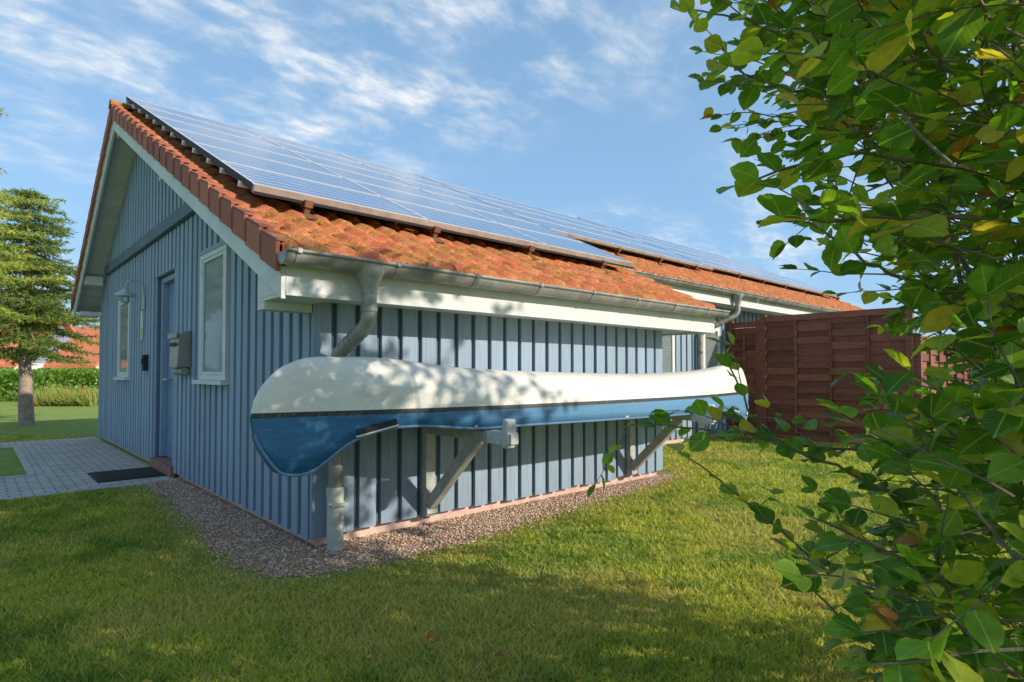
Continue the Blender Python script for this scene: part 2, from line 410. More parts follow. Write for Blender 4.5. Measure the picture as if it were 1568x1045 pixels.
mb.box(XV+.031,7.0,3.80,3.83,1.80,2.04); mb.box(XW-.029,6.98,3.831,YW-.0,1.825,1.85)
mb.box(XV+.031,7.0,3.792,3.7995,1.80,1.835)
mb.box(6.97,7.0,3.832,YW2-.0,1.80,2.1)
mb.box(XE+.01,6.968,YW+.01,YW2-.03,1.82,1.85)
y0_,y1_=3.85,5.45
mb.hexa([(6.975,y0_,zr(y0_)-.3),(7.0,y0_,zr(y0_)-.3),(7.0,y1_,zr(y1_)-.3),(6.975,y1_,zr(y1_)-.3)],[(6.975,y0_,zr(y0_)-.06),(7.0,y0_,zr(y0_)-.06),(7.0,y1_,zr(y1_)-.06),(6.975,y1_,zr(y1_)-.06)])
mb.box(7.01,XEND,5.42,5.45,2.58,2.80); mb.box(7.01,XEND,5.451,YW2-.001,2.60,2.63)
mb.make('eave_trim',[M['white']],house,bevel=.003)
mb=MB()
def deck(x0,x1,y0,y1,t0=.05,t1=.165):
    mb.hexa([(x0,y0,zr(y0)-t1),(x1,y0,zr(y0)-t1),(x1,y1,zr(y1)-t1),(x0,y1,zr(y1)-t1)],[(x0,y0,zr(y0)-t0),(x1,y0,zr(y0)-t0),(x1,y1,zr(y1)-t0),(x0,y1,zr(y1)-t0)])
deck(XV+.032,6.97,3.86,YR); deck(6.971,XEND,5.46,YR); deck(XV+.032,XEND,YR+.001,YL)
mb.make('roof_deck',[M['timber']],house)
TP=.215
def tiles(name,x0,x1,y0,y1,rev=False):
    c=.30; nx=int((x1-x0)/.0215); xs=np.linspace(x0,x1,nx+1); V=[];Fc=[]
    ph=((xs-XV)%TP)/TP
    prof=np.where(ph<.45,np.sin(np.pi*ph/.45)**.9*.048,-.010*np.sin(np.pi*(ph-.45)/.55))+.010*(ph)
    nt=((xs-XV)//TP).astype(int); nt-=nt.min()
    nc=int(math.ceil((y1-y0)/c-1e-6)); row=0
    for i in range(nc):
        ya=y0+i*c; yb=min(ya+c+.03,y1)
        jit=rng.uniform(-.005,.005,nt.max()+1)[nt]; jy=rng.uniform(-.010,.010,nt.max()+1)[nt]
        def z_of(yy): return (Z0+SL*(yy-Y0)) if not rev else ZR-SL2*(yy-YR)
        if rev: lo,hi=yb,ya
        else: lo,hi=ya,yb
        for yy,dz in ((lo,-.016),(lo,.034),(hi,.0)):
            dzv=prof*(1.0)+dz+jit
            V.append(np.stack([xs,np.full_like(xs,yy)+(jy if yy==lo else 0),np.full_like(xs,z_of(yy))+dzv],1))
        n=nx+1
        for k in (0,1):
            a=(row+k)*n+np.arange(nx); Fc.append(np.stack([a,a+1,a+1+n,a+n],1))
        row+=3
    return mesh_np(name,np.concatenate(V),np.concatenate(Fc),M['tile'],parent=house)
tiles('roof_tiles_wing',XV-.01,7.0,3.75,5.55)
tiles('roof_tiles_upper',XV-.01,XEND,5.40,YR)
tiles('roof_tiles_back',XV-.01,XEND,YR,YL+.05,True)
ico=np.array([(0,0,1),(.9,0,.1),(.28,.85,.15),(-.73,.53,.0),(-.7,-.5,.1),(.3,-.86,.0),(0,0,-.8)])
icf=np.array([(0,1,2),(0,2,3),(0,3,4),(0,4,5),(0,5,1),(6,2,1),(6,3,2),(6,4,3),(6,5,4),(6,1,5)])
def inst(T,TF,pos,Rm,sc):
    N=len(pos); n=len(T)
    V=np.einsum('nij,kj->nki',Rm,T)*sc[:,None,:] if sc.ndim==2 else np.einsum('nij,kj->nki',Rm,T)*sc[:,None,None]
    V=V+pos[:,None,:]
    Fc=(TF[None]+ (np.arange(N)*n)[:,None,None]).reshape(-1,TF.shape[1])
    return V.reshape(-1,3),Fc
def rotz(a):
    c,s=np.cos(a),np.sin(a); z=np.zeros_like(a); o=np.ones_like(a)
    return np.stack([np.stack([c,-s,z],1),np.stack([s,c,z],1),np.stack([z,z,o],1)],1)
N=9000
ci=rng.integers(0,70,N); ti=rng.integers(0,5,N)
mxx=XV+ci*TP+TP*rng.uniform(.42,1.02,N); myy=3.75+ti*.3+rng.normal(.015,.03,N)+np.where(mxx>7.0,1.66,0)
mzz=Z0+SL*(myy-Y0)+.020+rng.normal(0,.006,N)
keep=(rng.uniform(0,1,N)<(.22+.25*ti/4+.6*(np.sin(mxx*1.7)+np.sin(mxx*.63+1)>.2)))&(mxx>XV+.08)
P=np.c_[mxx,myy,mzz][keep]; N=len(P)
V,Fc=inst(ico,icf,P,rotz(rng.uniform(0,6.28,N)),np.stack([rng.uniform(.008,.024,N),rng.uniform(.008,.022,N),rng.uniform(.006,.014,N)],1))
mesh_np('roof_moss',V,Fc,M['moss'],parent=house,smooth=True)
mb=MB()
i=0; yy=3.78
while yy<YR-.02:
    y2=min(yy+.33,YR)
    mb.hexa([(XV-.045,yy,zr(yy)-.14),(XV-.014,yy,zr(yy)-.14),(XV-.014,y2,zr(y2)-.17),(XV-.045+.015,y2,zr(y2)-.17)],[(XV-.045,yy,zr(yy)+.055),(XV-.014,yy,zr(yy)+.055),(XV-.014,y2,zr(y2)+.02),(XV-.045+.015,y2,zr(y2)+.02)])
    mb.hexa([(XV-.045,yy,zr(yy)+.056),(XV+.10,yy,zr(yy)+.056),(XV+.10,y2,zr(y2)+.021),(XV-.03,y2,zr(y2)+.021)],[(XV-.045,yy,zr(yy)+.075),(XV+.10,yy,zr(yy)+.075),(XV+.10,y2,zr(y2)+.04),(XV-.03,y2,zr(y2)+.04)])
    yy+=.30
yy=YR
while yy<YL:
    y2=min(yy+.3,YL+.05)
    mb.hexa([(XV-.045,yy,zr(yy)-.17),(XV-.014,yy,zr(yy)-.17),(XV-.014,y2,zr(y2)-.14),(XV-.045,y2,zr(y2)-.14)],[(XV-.045,yy,zr(yy)+.03),(XV-.014,yy,zr(yy)+.03),(XV-.014,y2,zr(y2)+.06),(XV-.045,y2,zr(y2)+.06)]); yy+=.3
mb.make('verge_tiles',[M['verge']],house,bevel=.006)
mb=MB(); x=XV-.05
while x<XEND:
    pts=[]
    seg=8
    for xx,rr in ((x,.115),(x+.36,.10)):
        pts.append([(xx,YR+rr*math.cos(math.pi*k/seg),ZR+.01+rr*.9*math.sin(math.pi*k/seg)) for k in range(seg+1)])
    for k in range(seg): mb.poly([pts[0][k],pts[0][k+1],pts[1][k+1],pts[1][k]])
    mb.poly(pts[0]); x+=.33
mb.make('ridge_caps',[M['tile']],house,smooth=True)
def gutter(x0,x1,yc,zc,r=.080,name='gutter'):
    m=MB(); seg=14
    prof=[(yc-r*math.cos(math.pi*k/seg),zc-r*math.sin(math.pi*k/seg)) for k in range(seg+1)]
    for ra in (1.0,.94):
        pr=[(yc+(p[0]-yc)*ra,zc+(p[1]-zc)*ra) for p in prof]
        for k in range(seg): m.poly([(x0,*pr[k]),(x1,*pr[k]),(x1,*pr[k+1]),(x0,*pr[k+1])])
    m.tube([(x0,yc-r-.006,zc),(x1,yc-r-.006,zc)],.012,8)
    for xx,e in ((x0,-.003),(x1,.003)): m.poly([(xx+e,*p) for p in prof])
    x=x0+.06
    while x<x1:
        for k in range(seg):
            a=[(yc+(prof[j][0]-yc)*1.06,zc+(prof[j][1]-zc)*1.06) for j in (k,k+1)]
            m.poly([(x,*a[0]),(x+.028,*a[0]),(x+.028,*a[1]),(x,*a[1])])
            for e in (0,.028):
                m.poly([(x+e,*a[0]),(x+e,*a[1]),(x+e,*prof[k+1]),(x+e,*prof[k])])
        m.box(x,x+.028,yc-r-.022,yc-r+.01,zc-.014,zc+.016)
        x+=.72
    m.make(name,[M['zinc']],house,smooth=True)
gutter(XV-.03,7.05,3.705,2.065)
gutter(7.02,11.75,5.33,2.82,.07); gutter(11.8,XEND,5.33,2.82,.07)
def bend(pts,n=6,rr=.09):
    pts=[Vector(p) for p in pts]; out=[pts[0]]
    for i in range(1,len(pts)-1):
        a=(pts[i-1]-pts[i]).normalized(); b=(pts[i+1]-pts[i]).normalized()
        p0=pts[i]+a*rr; p1=pts[i]+b*rr
        for k in range(n+1):
            t=k/n; out.append(p0*(1-t)**2+pts[i]*2*t*(1-t)+p1*t*t)
    out.append(pts[-1]); return out
def downpipe(xg,yg,zg,xw,yw,zw,name,hop=True):
    m=MB(); r=.052
    m.tube([(xg,yg,zg-.04),(xg,yg,zg-.075),(xg,yg,zg-.16),(xg,yg,zg-.22)],[.105,.10,.062,.056],18)
    m.tube(bend([(xg,yg,zg-.20),(xg,yg,zg-.42),(xw,yw,zw),(xw,yw,zw-.4)]),r,18)
    m.tube([(xg,yg,zg-.34),(xg,yg,zg-.31)],r+.007,18)
    d=(Vector((xw,yw,zw))-Vector((xg,yg,zg-.42))); c0=Vector((xg,yg,zg-.42))
    for k in (.22,.34,.46,.58,.72): m.tube([c0+d*k,c0+d*(k+.03)],r+.004,18)
    m.tube([(xw,yw,zw-.35),(xw,yw,.42)],r,18)
    m.tube([(xw,yw,.46),(xw,yw,.43),(xw,yw,.38),(xw,yw,-.05)],[.064,.066,.060,.060],18,1)
    m.tube([(xw,yw,.78),(xw,yw,.74)],r+.006,18); m.beam((xw,yw,.76),(xw,yw+.2,.76),.02,.02)
    m.box(xw-.06,xw+.06,yw-.085,yw-.062,.33,.35,1); m.tube([(xw-.07,yw-.03,.34),(xw+.07,yw-.03,.34)],.012,8,1)
    m.make(name,[M['zinc'],M['pipe']],house,smooth=True)
downpipe(2.04,3.705,2.065,1.98,4.08,1.42,'downpipe')
downpipe(10.70,5.33,2.82,10.20,5.83,2.05,'downpipe_rear')
# ---------------------------------------------------------------- solar panels
NRM=np.array([0,-SL,1.])/math.sqrt(1+SL*SL); CS=1/math.sqrt(1+SL*SL)
solar=empty('solar_panel_array')
M['railp']=simple('oxidised_rail',(.38,.30,.26),.55,.2,.25,6,.1)
M['rust']=simple('rusty_hook',(.20,.09,.05),.8,.2,.3,12,.2)
def array(x0,y0,ncol,nrow,off=.17,pw=1.65,ph=.97,gap=.02):
    fr=MB(); V=[];Fc=[];UV=[]
    def P(x,s,o):
        y=y0+s*CS; z=Z0+SL*(y0-Y0)+s*SL*CS
        return (x,y+NRM[1]*o,z+NRM[2]*o)
    def sb(xa,xb,sa,sb_,oa,ob,mi=0):
        fr.hexa([P(xa,sa,oa),P(xb,sa,oa),P(xb,sb_,oa),P(xa,sb_,oa)],[P(xa,sa,ob),P(xb,sa,ob),P(xb,sb_,ob),P(xa,sb_,ob)],mi)
    for c in range(ncol):
        for r in range(nrow):
            xa=x0+c*(pw+gap); xb=xa+pw; sa=r*(ph+gap); sc=sa+ph; f=.026
            sb(xa,xb,sa,sa+f,off,off+.04); sb(xa,xb,sc-f,sc,off,off+.04)
            sb(xa,xa+f,sa+f+.0005,sc-f-.0005,off,off+.04); sb(xb-f,xb,sa+f+.0005,sc-f-.0005,off,off+.04)
            sb(xa+f,xb-f,sa+f,sc-f,off+.012,off+.018,1)
            b=len(V)
            for (x,s) in ((xa+f,sa+f),(xb-f,sa+f),(xb-f,sc-f),(xa+f,sc-f)):
                V.append(P(x,s,off+.036)); UV.append((x-xa-f+.004,s-sa-f+.004))
            Fc.append((b,b+1,b+2,b+3))
    W=ncol*(pw+gap); H=nrow*(ph+gap)
    for r in range(nrow):
        for q in (.22,.76):
            s=r*(ph+gap)+q; sb(x0-.03,x0+W+.03,s,s+.04,off-.045,off-.002)
    sb(x0-.004,x0-.0005,0,H-gap,off-.02,off+.04,1)
    x=x0+.42
    while x<x0+W:
        sb(x,x+.045,-.05,.30,off-.075,off-.047,3); sb(x,x+.045,-.06,-.02,.05,off-.02,3); sb(x-.035,x+.08,-.16,-.02,.040,.056,3)
        sb(x-.012,x+.057,-.075,-.046,off-.055,off+.0,3)
        x+=1.3
    sb(x0,x0+W-gap,-.045,-.004,off-.03,off+.035,2)
    sb(x0,x0+W-gap,-.050,-.0455,off-.035,off-.012,1)
    fr.make('panel_frames',[M['alu'],M['dark'],M['railp'],M['rust']],solar)
    me=bpy.data.meshes.new('panel_glass'); me.from_pydata(V,[],Fc); me.materials.append(M['panel'])
    uv=me.uv_layers.new(name='UVMap')
    for i,u in enumerate(UV): uv.data[i].uv=u
    o=bpy.data.objects.new('panel_glass',me); scene.collection.objects.link(o); o.parent=solar
array(1.60,4.85,3,6)
array(6.64,6.45,3,4)
array(11.70,6.75,5,4)
# ---------------------------------------------------------------- canoe
canoe=empty('canoe')
def interp(x,xs,ys):
    xs=np.array(xs);ys=np.array(ys); m=np.gradient(ys,xs)
    i=np.clip(np.searchsorted(xs,x)-1,0,len(xs)-2); h=xs[i+1]-xs[i]; t=(x-xs[i])/h
    return (2*t**3-3*t**2+1)*ys[i]+(t**3-2*t**2+t)*h*m[i]+(-2*t**3+3*t**2)*ys[i+1]+(t**3-t**2)*h*m[i+1]
CX0,CX1=1.25,7.72; YC=3.72
kx=[0,.02,.06,.14,.28,.6,1.6,2.8,4.3,5.4,5.85,6.15,6.33,6.41,6.45,6.47]
kz=[1.02,1.13,1.21,1.30,1.375,1.405,1.335,1.30,1.29,1.34,1.39,1.385,1.32,1.22,1.13,1.02]
gz=[1.02,.91,.82,.70,.655,.850,.885,.88,.86,.84,.79,.70,.66,.74,.84,1.02]
bx=[0,.1,.3,.7,1.4,2.4,3.2,4.0,5.0,5.8,6.2,6.37,6.47]; bb=[.012,.035,.085,.19,.33,.42,.435,.42,.33,.17,.08,.03,.012]
N=90; st=(1-np.cos(np.linspace(0,math.pi,N)))/2*6.47
V=[];Fc=[]; K=28
for s in st:
    k=np.interp(s,kx,kz) if (s<.14 or s>6.33) else float(interp(s,kx,kz)); g=np.interp(s,kx,gz) if (s<.14 or s>6.33) else float(interp(s,kx,gz)); b=max(.01,float(interp(s,bx,bb)))
    for j in range(K+1):
        ph=math.pi*j/K; cx=-math.cos(ph); sy=math.sin(ph)
        yy=b*math.copysign(abs(cx)**.62,cx)*(1+.03*math.sin(ph*2)**2); zz=g+(k-g)*abs(sy)**.85
        V.append((CX0+s,YC+yy,zz))
n=K+1
for i in range(N-1):
    for j in range(K): a=i*n+j; Fc.append((a,a+1,a+1+n,a+n))
hull=mesh_np('hull',V,Fc,M['canoe'],parent=canoe,smooth=True)
sm=hull.modifiers.new('sol','SOLIDIFY'); sm.thickness=.008; sm.offset=1
mb=MB()
for j in (0,K):
    pts=[Vector(V[i*n+j]) for i in range(3,N-3)]
    mb.tube(pts,.010,8)
for s in (1.5,3.2,4.9):
    b=float(interp(s,bx,bb)); g=float(interp(s,kx,gz)); mb.beam((CX0+s,YC-b,g+.015),(CX0+s,YC+b,g+.015),.05,.02,1)
mb.make('gunwales',[M['door'],M['timber']],canoe,smooth=True)
mb=MB()
for s0 in (.62,5.62):
    s1=s0+.26; b0=float(interp(s0,bx,bb));b1=float(interp(s1,bx,bb)); g0=float(interp(s0,kx,gz)); g1=float(interp(s1,kx,gz))
    mb.beam((CX0+s0,YC-b0-.008,g0+.045),(CX0+s1,YC-b1-.008,g1+.045),.022,.04,0)  # dark bar instead of a hollow, stands for shade inside the carry slot
    mb.beam((CX0+s0-.01,YC-b0-.010,g0+.018),(CX0+s1+.01,YC-b1-.010,g1+.018),.026,.012,1)
mb.make('dark_grip_slots',[M['dark'],M['white']],canoe,bevel=.004)
for i,xr in enumerate((2.85,5.68)):
    rk=empty('canoe_rack')
    m=MB()
    m.box(xr-.045,xr+.045,YW-.10,YW-.038,.10,1.0)
    m.box(xr-.038,xr+.038,3.08,YW-.101,.785,.862)
    m.beam((xr,YW-.10,.19),(xr,3.50,.79),.075,.09)
    m.box(xr-.055,xr+.055,YW-.13,YW-.1005,.12,.19)
    m.make('bracket',[M['timber']],rk,bevel=.006)
    m=MB()
    m.box(xr-.045,xr+.045,3.10,3.34,.777,.870)
    pts=[(xr,3.15,.755),(xr,3.15,.77),(xr,3.145,.86),(xr,3.14,.955),(xr,3.14,.965)]
    m.tube(pts,[.040,.050,.050,.048,.038],20)
    m.make('foam_pad',[M['foam']],rk,smooth=True,bevel=.012)
# ---------------------------------------------------------------- mailbox, lamp etc
mb=MB()
mb.hexa([(XW-.17,7.45,1.36),(XW-.03,7.45,1.36),(XW-.03,7.82,1.36),(XW-.17,7.82,1.36)],[(XW-.15,7.45,1.74),(XW-.03,7.45,1.78),(XW-.03,7.82,1.78),(XW-.15,7.82,1.74)])
mb.beam((XW-.175,7.44,1.72),(XW-.175,7.83,1.72),.02,.06); mb.box(XW-.178,XW-.172,7.5,7.77,1.60,1.64,1)
mb.tube([(XW-.09,7.44,1.31),(XW-.09,7.83,1.31)],.045,14)
mb.make('mailbox',[simple('mailbox_metal',(.30,.30,.26),.45,.4,.15,8),M['dark']],None,bevel=.008)
lamp=empty('wall_lamp'); mb=MB()
ly=9.95; lz=2.42
mb.tube([(XW-.03,ly,lz-.1),(XW-.05,ly,lz+.05)]+[(XW-.16+.11*math.cos(k*math.pi/8),ly,lz+.10+.11*math.sin(k*math.pi/8)) for k in range(9)]+[(XW-.27,ly,lz+.05)],.012,8)
mb.tube([(XW-.27,ly,lz+.08),(XW-.27,ly,lz+.05),(XW-.27,ly,lz+.0),(XW-.27,ly,lz-.03)],[.03,.05,.13,.14],18)
mb.box(XW-.05,XW-.034,ly-.06,ly+.06,lz-.2,lz)
mb.make('arm_and_shade',[simple('lamp_enamel',(.45,.46,.45),.4,.2,.1,5,0)],lamp,smooth=True)
mb=MB(); mb.tube([(XW-.27,ly,lz-.13),(XW-.27,ly,lz-.11),(XW-.27,ly,lz-.02)],[.03,.06,.05],14)
mb.make('bulb_glass',[M['glass']],lamp,smooth=True)
mb=MB(); mb.box(XW-.10,XW-.034,9.62,9.72,1.32,1.55); mb.box(XW-.115,XW-.101,9.64,9.70,1.42,1.5)
mb.make('door_intercom',[M['dark']],None,bevel=.01)
mb=MB(); mb.hexa([(XW-.05,9.98,1.78),(XW-.034,9.98,1.78),(XW-.034,10.12,1.78),(XW-.05,10.12,1.78)],[(XW-.05,9.98,2.2),(XW-.034,9.98,2.2),(XW-.034,10.12,2.2),(XW-.05,10.12,2.2)]); mb.box(XW-.056,XW-.051,9.995,10.105,1.82,1.95,1)
mb.make('wall_thermometer',[M['white'],simple('yellow_enamel',(.6,.4,.05),.4)],None,bevel=.008)
mb=MB(); mb.box(1.1,1.80,8.35,9.2,.010,.022)
k=1.14
while k<1.78: mb.box(k,k+.012,8.38,9.17,.0225,.03); k+=.03
mb.make('door_mat',[M['dark']],None)
# ---------------------------------------------------------------- fence
fence=empty('wooden_fence'); FX=11.40
def panel(a,b,H=2.3):
    a=Vector(a);b=Vector(b);d=(b-a);L=d.length;d.normalize();n=Vector((d.y,-d.x,0))
    m=MB()
    for p in (a,b): m.beam(p+Vector((0,0,-.1)),p+Vector((0,0,H+.03)),.10,.10,0,up=d)
    m.beam(a+d*.05+Vector((0,0,.08)),b-d*.05+Vector((0,0,.08)),.05,.07)
    m.beam(a+d*.05+Vector((0,0,H-.05)),b-d*.05+Vector((0,0,H-.05)),.07,.11)
    npst=max(1,int(L/.8))
    for k in range(1,npst+1):
        q=a+d*(L*k/(npst+1))
        for s in (-1,1): m.beam(q+n*.036*s+Vector((0,0,.06)),q+n*.036*s+Vector((0,0,H-.12)),.018,.04,0,up=d)
    z=.17;i=0
    while z<H-.08:
        off=(.016 if i%2 else -.016)
        segs=npst+1
        for k in range(segs):
            o=n*(off if k%2 else -off)
            m.beam(a+d*(.04+(L-.08)*k/segs)+o+Vector((0,0,z)),a+d*(.04+(L-.08)*(k+1)/segs)+o+Vector((0,0,z)),.010,.120)
        z+=.115;i+=1
    m.make('fence_panel',[M['fence']],fence)
panel((FX,5.83,0),(FX,5.25,0),2.3); panel((FX,5.15,0),(FX,2.72,0),2.38)
panel((FX+.05,2.62,0),(FX+1.9,2.62,0),1.9); panel((FX+2.0,2.62,0),(FX+3.9,2.62,0),1.9)
# ---------------------------------------------------------------- ground
mb=MB(); S=400
mb.poly([(-S,-S,0),(S,-S,0),(S,S,0),(-S,S,0)])
mb.make('lawn_ground',[M['ground']])
edge=[(1.93,3.56),(2.6,3.56),(3.3,3.66),(4.1,3.74),(4.9,3.86),(5.8,3.94),(6.5,4.05),(6.7,4.4),(6.6,5.9),(XW+.05,5.9),(XW+.05,8.1),(1.5,8.0),(1.47,7.0),(1.43,6.0),(1.37,5.0),(1.29,4.2),(1.38,3.85),(1.6,3.66)]
E=[]
for i in range(len(edge)):
    a=np.array(edge[i]);b=np.array(edge[(i+1)%len(edge)])
    for t in np.linspace(0,1,7)[:-1]:
        p=a*(1-t)+b*t+rng.normal(0,.03,2); E.append(tuple(p))
mb=MB(); mb.poly([(p[0],p[1],.004) for p in E]); mb.make('gravel_strip',[M['gravel']])
def inside(P,poly):
    x=P[:,0];y=P[:,1]; c=np.zeros(len(P),bool); n=len(poly)
    for i in range(n):
        x0,y0=poly[i];x1,y1=poly[(i+1)%n]
        cond=((y0>y)!=(y1>y)); xx=(x1-x0)*(y-y0)/((y1-y0) if y1!=y0 else 1e-9)+x0
        c^=cond&(x<xx)
    return c
mb=MB(); mb.box(-9,1.83,7.95,9.5,-.05,.008); mb.box(.62,1.83,9.501,13.3,-.05,.008); mb.box(-9,1.83,13.301,14.4,-.05,.008); mb.make('paved_path',[M['paver']])
mb=MB(); mb.box(-9,1.3,7.87,7.947,-.05,.02); mb.box(-9,.60,9.503,9.58,-.05,.02); mb.box(.54,.617,9.583,13.29,-.05,.02); mb.make('path_edging',[simple('concrete_edging',(.46,.44,.40),.9,0,.2,6,.4)],None,bevel=.006)
pathb=[(-9,7.87),(1.83,7.87),(1.83,14.4),(-9,14.4)]
pts=np.stack([rng.uniform(1.0,7.0,70000),rng.uniform(3.2,8.1,70000)],1)
jt=pts+rng.normal(0,.09,pts.shape)
ok=inside(jt,E)&~((pts[:,0]>XW+.02)&(pts[:,1]>YW+.02))
pts=pts[ok][:18000]
N=len(pts); pos=np.c_[pts,np.full(N,.008)]
sc=np.stack([rng.uniform(.006,.016,N),rng.uniform(.005,.013,N),rng.uniform(.004,.010,N)],1)
V,Fc=inst(ico,icf,pos,rotz(rng.uniform(0,6.28,N)),sc)
mesh_np('gravel_stones',V,Fc,M['stone'])
def vnoise(P,s,seed):
    g=np.random.default_rng(seed).uniform(0,1,(256,256)); q=P*s+100; i=np.floor(q).astype(int); f=q-i; f=f*f*(3-2*f); i%=255
    return (g[i[:,0],i[:,1]]*(1-f[:,0])+g[i[:,0]+1,i[:,1]]*f[:,0])*(1-f[:,1])+(g[i[:,0],i[:,1]+1]*(1-f[:,0])+g[i[:,0]+1,i[:,1]+1]*f[:,0])*f[:,1]
N=360000
d=1.75*np.exp(rng.uniform(0,1,N)*math.log(12/1.75)); r=rng.uniform(-1.02,1.05,N)*d
P=np.stack([F[0]*d+R[0]*r,F[1]*d+R[1]*r],1)
EA=np.array(E)
de=np.full(N,9.)
for e in EA:
    de=np.minimum(de,np.hypot(P[:,0]-e[0],P[:,1]-e[1]))
wob=.25+.40*vnoise(P,2.5,21)
bald=np.clip(1-de/wob,0,1)
ok=~inside(P+rng.normal(0,.07,P.shape),E)&~inside(P,pathb)&~((P[:,0]>XW-.2)&(P[:,1]>YW-.1)&(P[:,0]<XE+.3))&~((P[:,1]>YW2-.1)&(P[:,0]>XE))&(rng.uniform(0,1,N)>bald*.5)
P=P[ok];d=d[ok];bald=bald[ok];N=len(P)
n1=.45*vnoise(P,1.1,1)+.3*vnoise(P,4,2)+.25*vnoise(P,12,3); n1=np.clip((n1-.34)/.30,0,1)
h=rng.uniform(.014,.038,N)*(1+.04*d)*(1-.4*bald)*(.70+.6*vnoise(P,7,31)); w=rng.uniform(.0016,.0030,N)*(1+.42*d)
a=rng.uniform(0,6.28,N); lean=rng.normal(0,.7,(N,2))*h[:,None]
V=np.zeros((N,3,3)); V[:,0,:2]=P+np.stack([np.cos(a),np.sin(a)],1)*w[:,None]; V[:,1,:2]=P-np.stack([np.cos(a),np.sin(a)],1)*w[:,None]
V[:,2,:2]=P+lean; V[:,2,2]=h
q=np.clip(n1+rng.normal(0,.22,N),0,1)[:,None]
c=np.array([.15,.28,.03])*(1-q)+np.array([.54,.54,.08])*q
c=c*(1-.75*bald[:,None])+np.array([.50,.39,.12])*.75*bald[:,None]
dry=np.clip((vnoise(P,1.4,55)-.55)*3,0,.6)[:,None]; c=c*(1-dry)+np.array([.60,.50,.15])*dry
br=(rng.uniform(0,1,N)<.07)[:,None]; c=np.where(br,np.array([.58,.46,.20]),c); c*=rng.uniform(.7,1.2,(N,1))
mesh_np('lawn_grass',V.reshape(-1,3),np.arange(N*3).reshape(-1,3),M['blade'],np.repeat(c,3,0))
# ---------------------------------------------------------------- foliage helpers
def leaf_template():
    T=[];TF=[]
    ls=[0,.10,.22,.34,.46,.58,.70,.81,.91,1.0]; ws=[.02,.19,.30,.36,.385,.365,.31,.225,.12,.0]
    for i,(l,w) in enumerate(zip(ls,ws)):
        z=-.18*(l-.4)**2; e=.035 if i%2 else -.0
        T+=[(-w-e*.6,l,z+.09*w*2+ (.02 if i%2 else 0)),(0,l,z),(w+e*.6,l,z+.09*w*2+(.02 if i%2 else 0))]
    for i in range(len(ls)-1):
        a=i*3; TF+=[(a,a+1,a+4,a+3),(a+1,a+2,a+5,a+4)]
    return np.array(T),np.array(TF)
LT,LF=leaf_template()
ST=np.array([(0,0,0),(.4,.45,.08),(0,1.,-.05),(-.4,.45,.08)]); SF=np.array([(0,1,2,3)])
def frames(dirs,ups):
    y=dirs/np.linalg.norm(dirs,axis=1)[:,None]; x=np.cross(y,ups); x/=np.linalg.norm(x,axis=1)[:,None]+1e-9; z=np.cross(x,y)
    return np.stack([x,y,z],2)
def leafcols(N,kind='hedge'):
    if kind=='hedge':
        pal=np.array([(.070,.18,.025),(.12,.26,.03),(.19,.35,.04),(.37,.44,.05),(.54,.44,.07),(.38,.17,.05)]); p=[.22,.30,.25,.155,.055,.02]
    else:
        pal=np.array([(.04,.085,.018),(.06,.12,.02),(.10,.15,.03)]); p=[.4,.4,.2]
    return pal[rng.choice(len(pal),N,p=p)]*rng.uniform(.8,1.2,(N,1))
n_=60; dd=rng.uniform(1.9,6,n_); rr=rng.uniform(-.8,.6,n_)*dd; pp=np.stack([F[0]*dd+R[0]*rr,F[1]*dd+R[1]*rr,np.full(n_,.035)],1)
okk=~inside(pp[:,:2],E)&~inside(pp[:,:2],pathb)&(pp[:,1]<YW-.2); pp=pp[okk]; n_=len(pp)
V,Fc=inst(LT,LF,pp,frames(np.c_[rng.normal(0,1,(n_,2)),rng.normal(0,.15,n_)],np.c_[rng.normal(0,.3,(n_,2)),np.ones(n_)]),rng.uniform(.03,.055,n_))
cc=np.array([(.50,.24,.06),(.34,.14,.05),(.55,.40,.08)])[rng.choice(3,n_)]
mesh_np('fallen_leaves',V,Fc,M['leaf'],np.repeat(cc,len(LT),0))
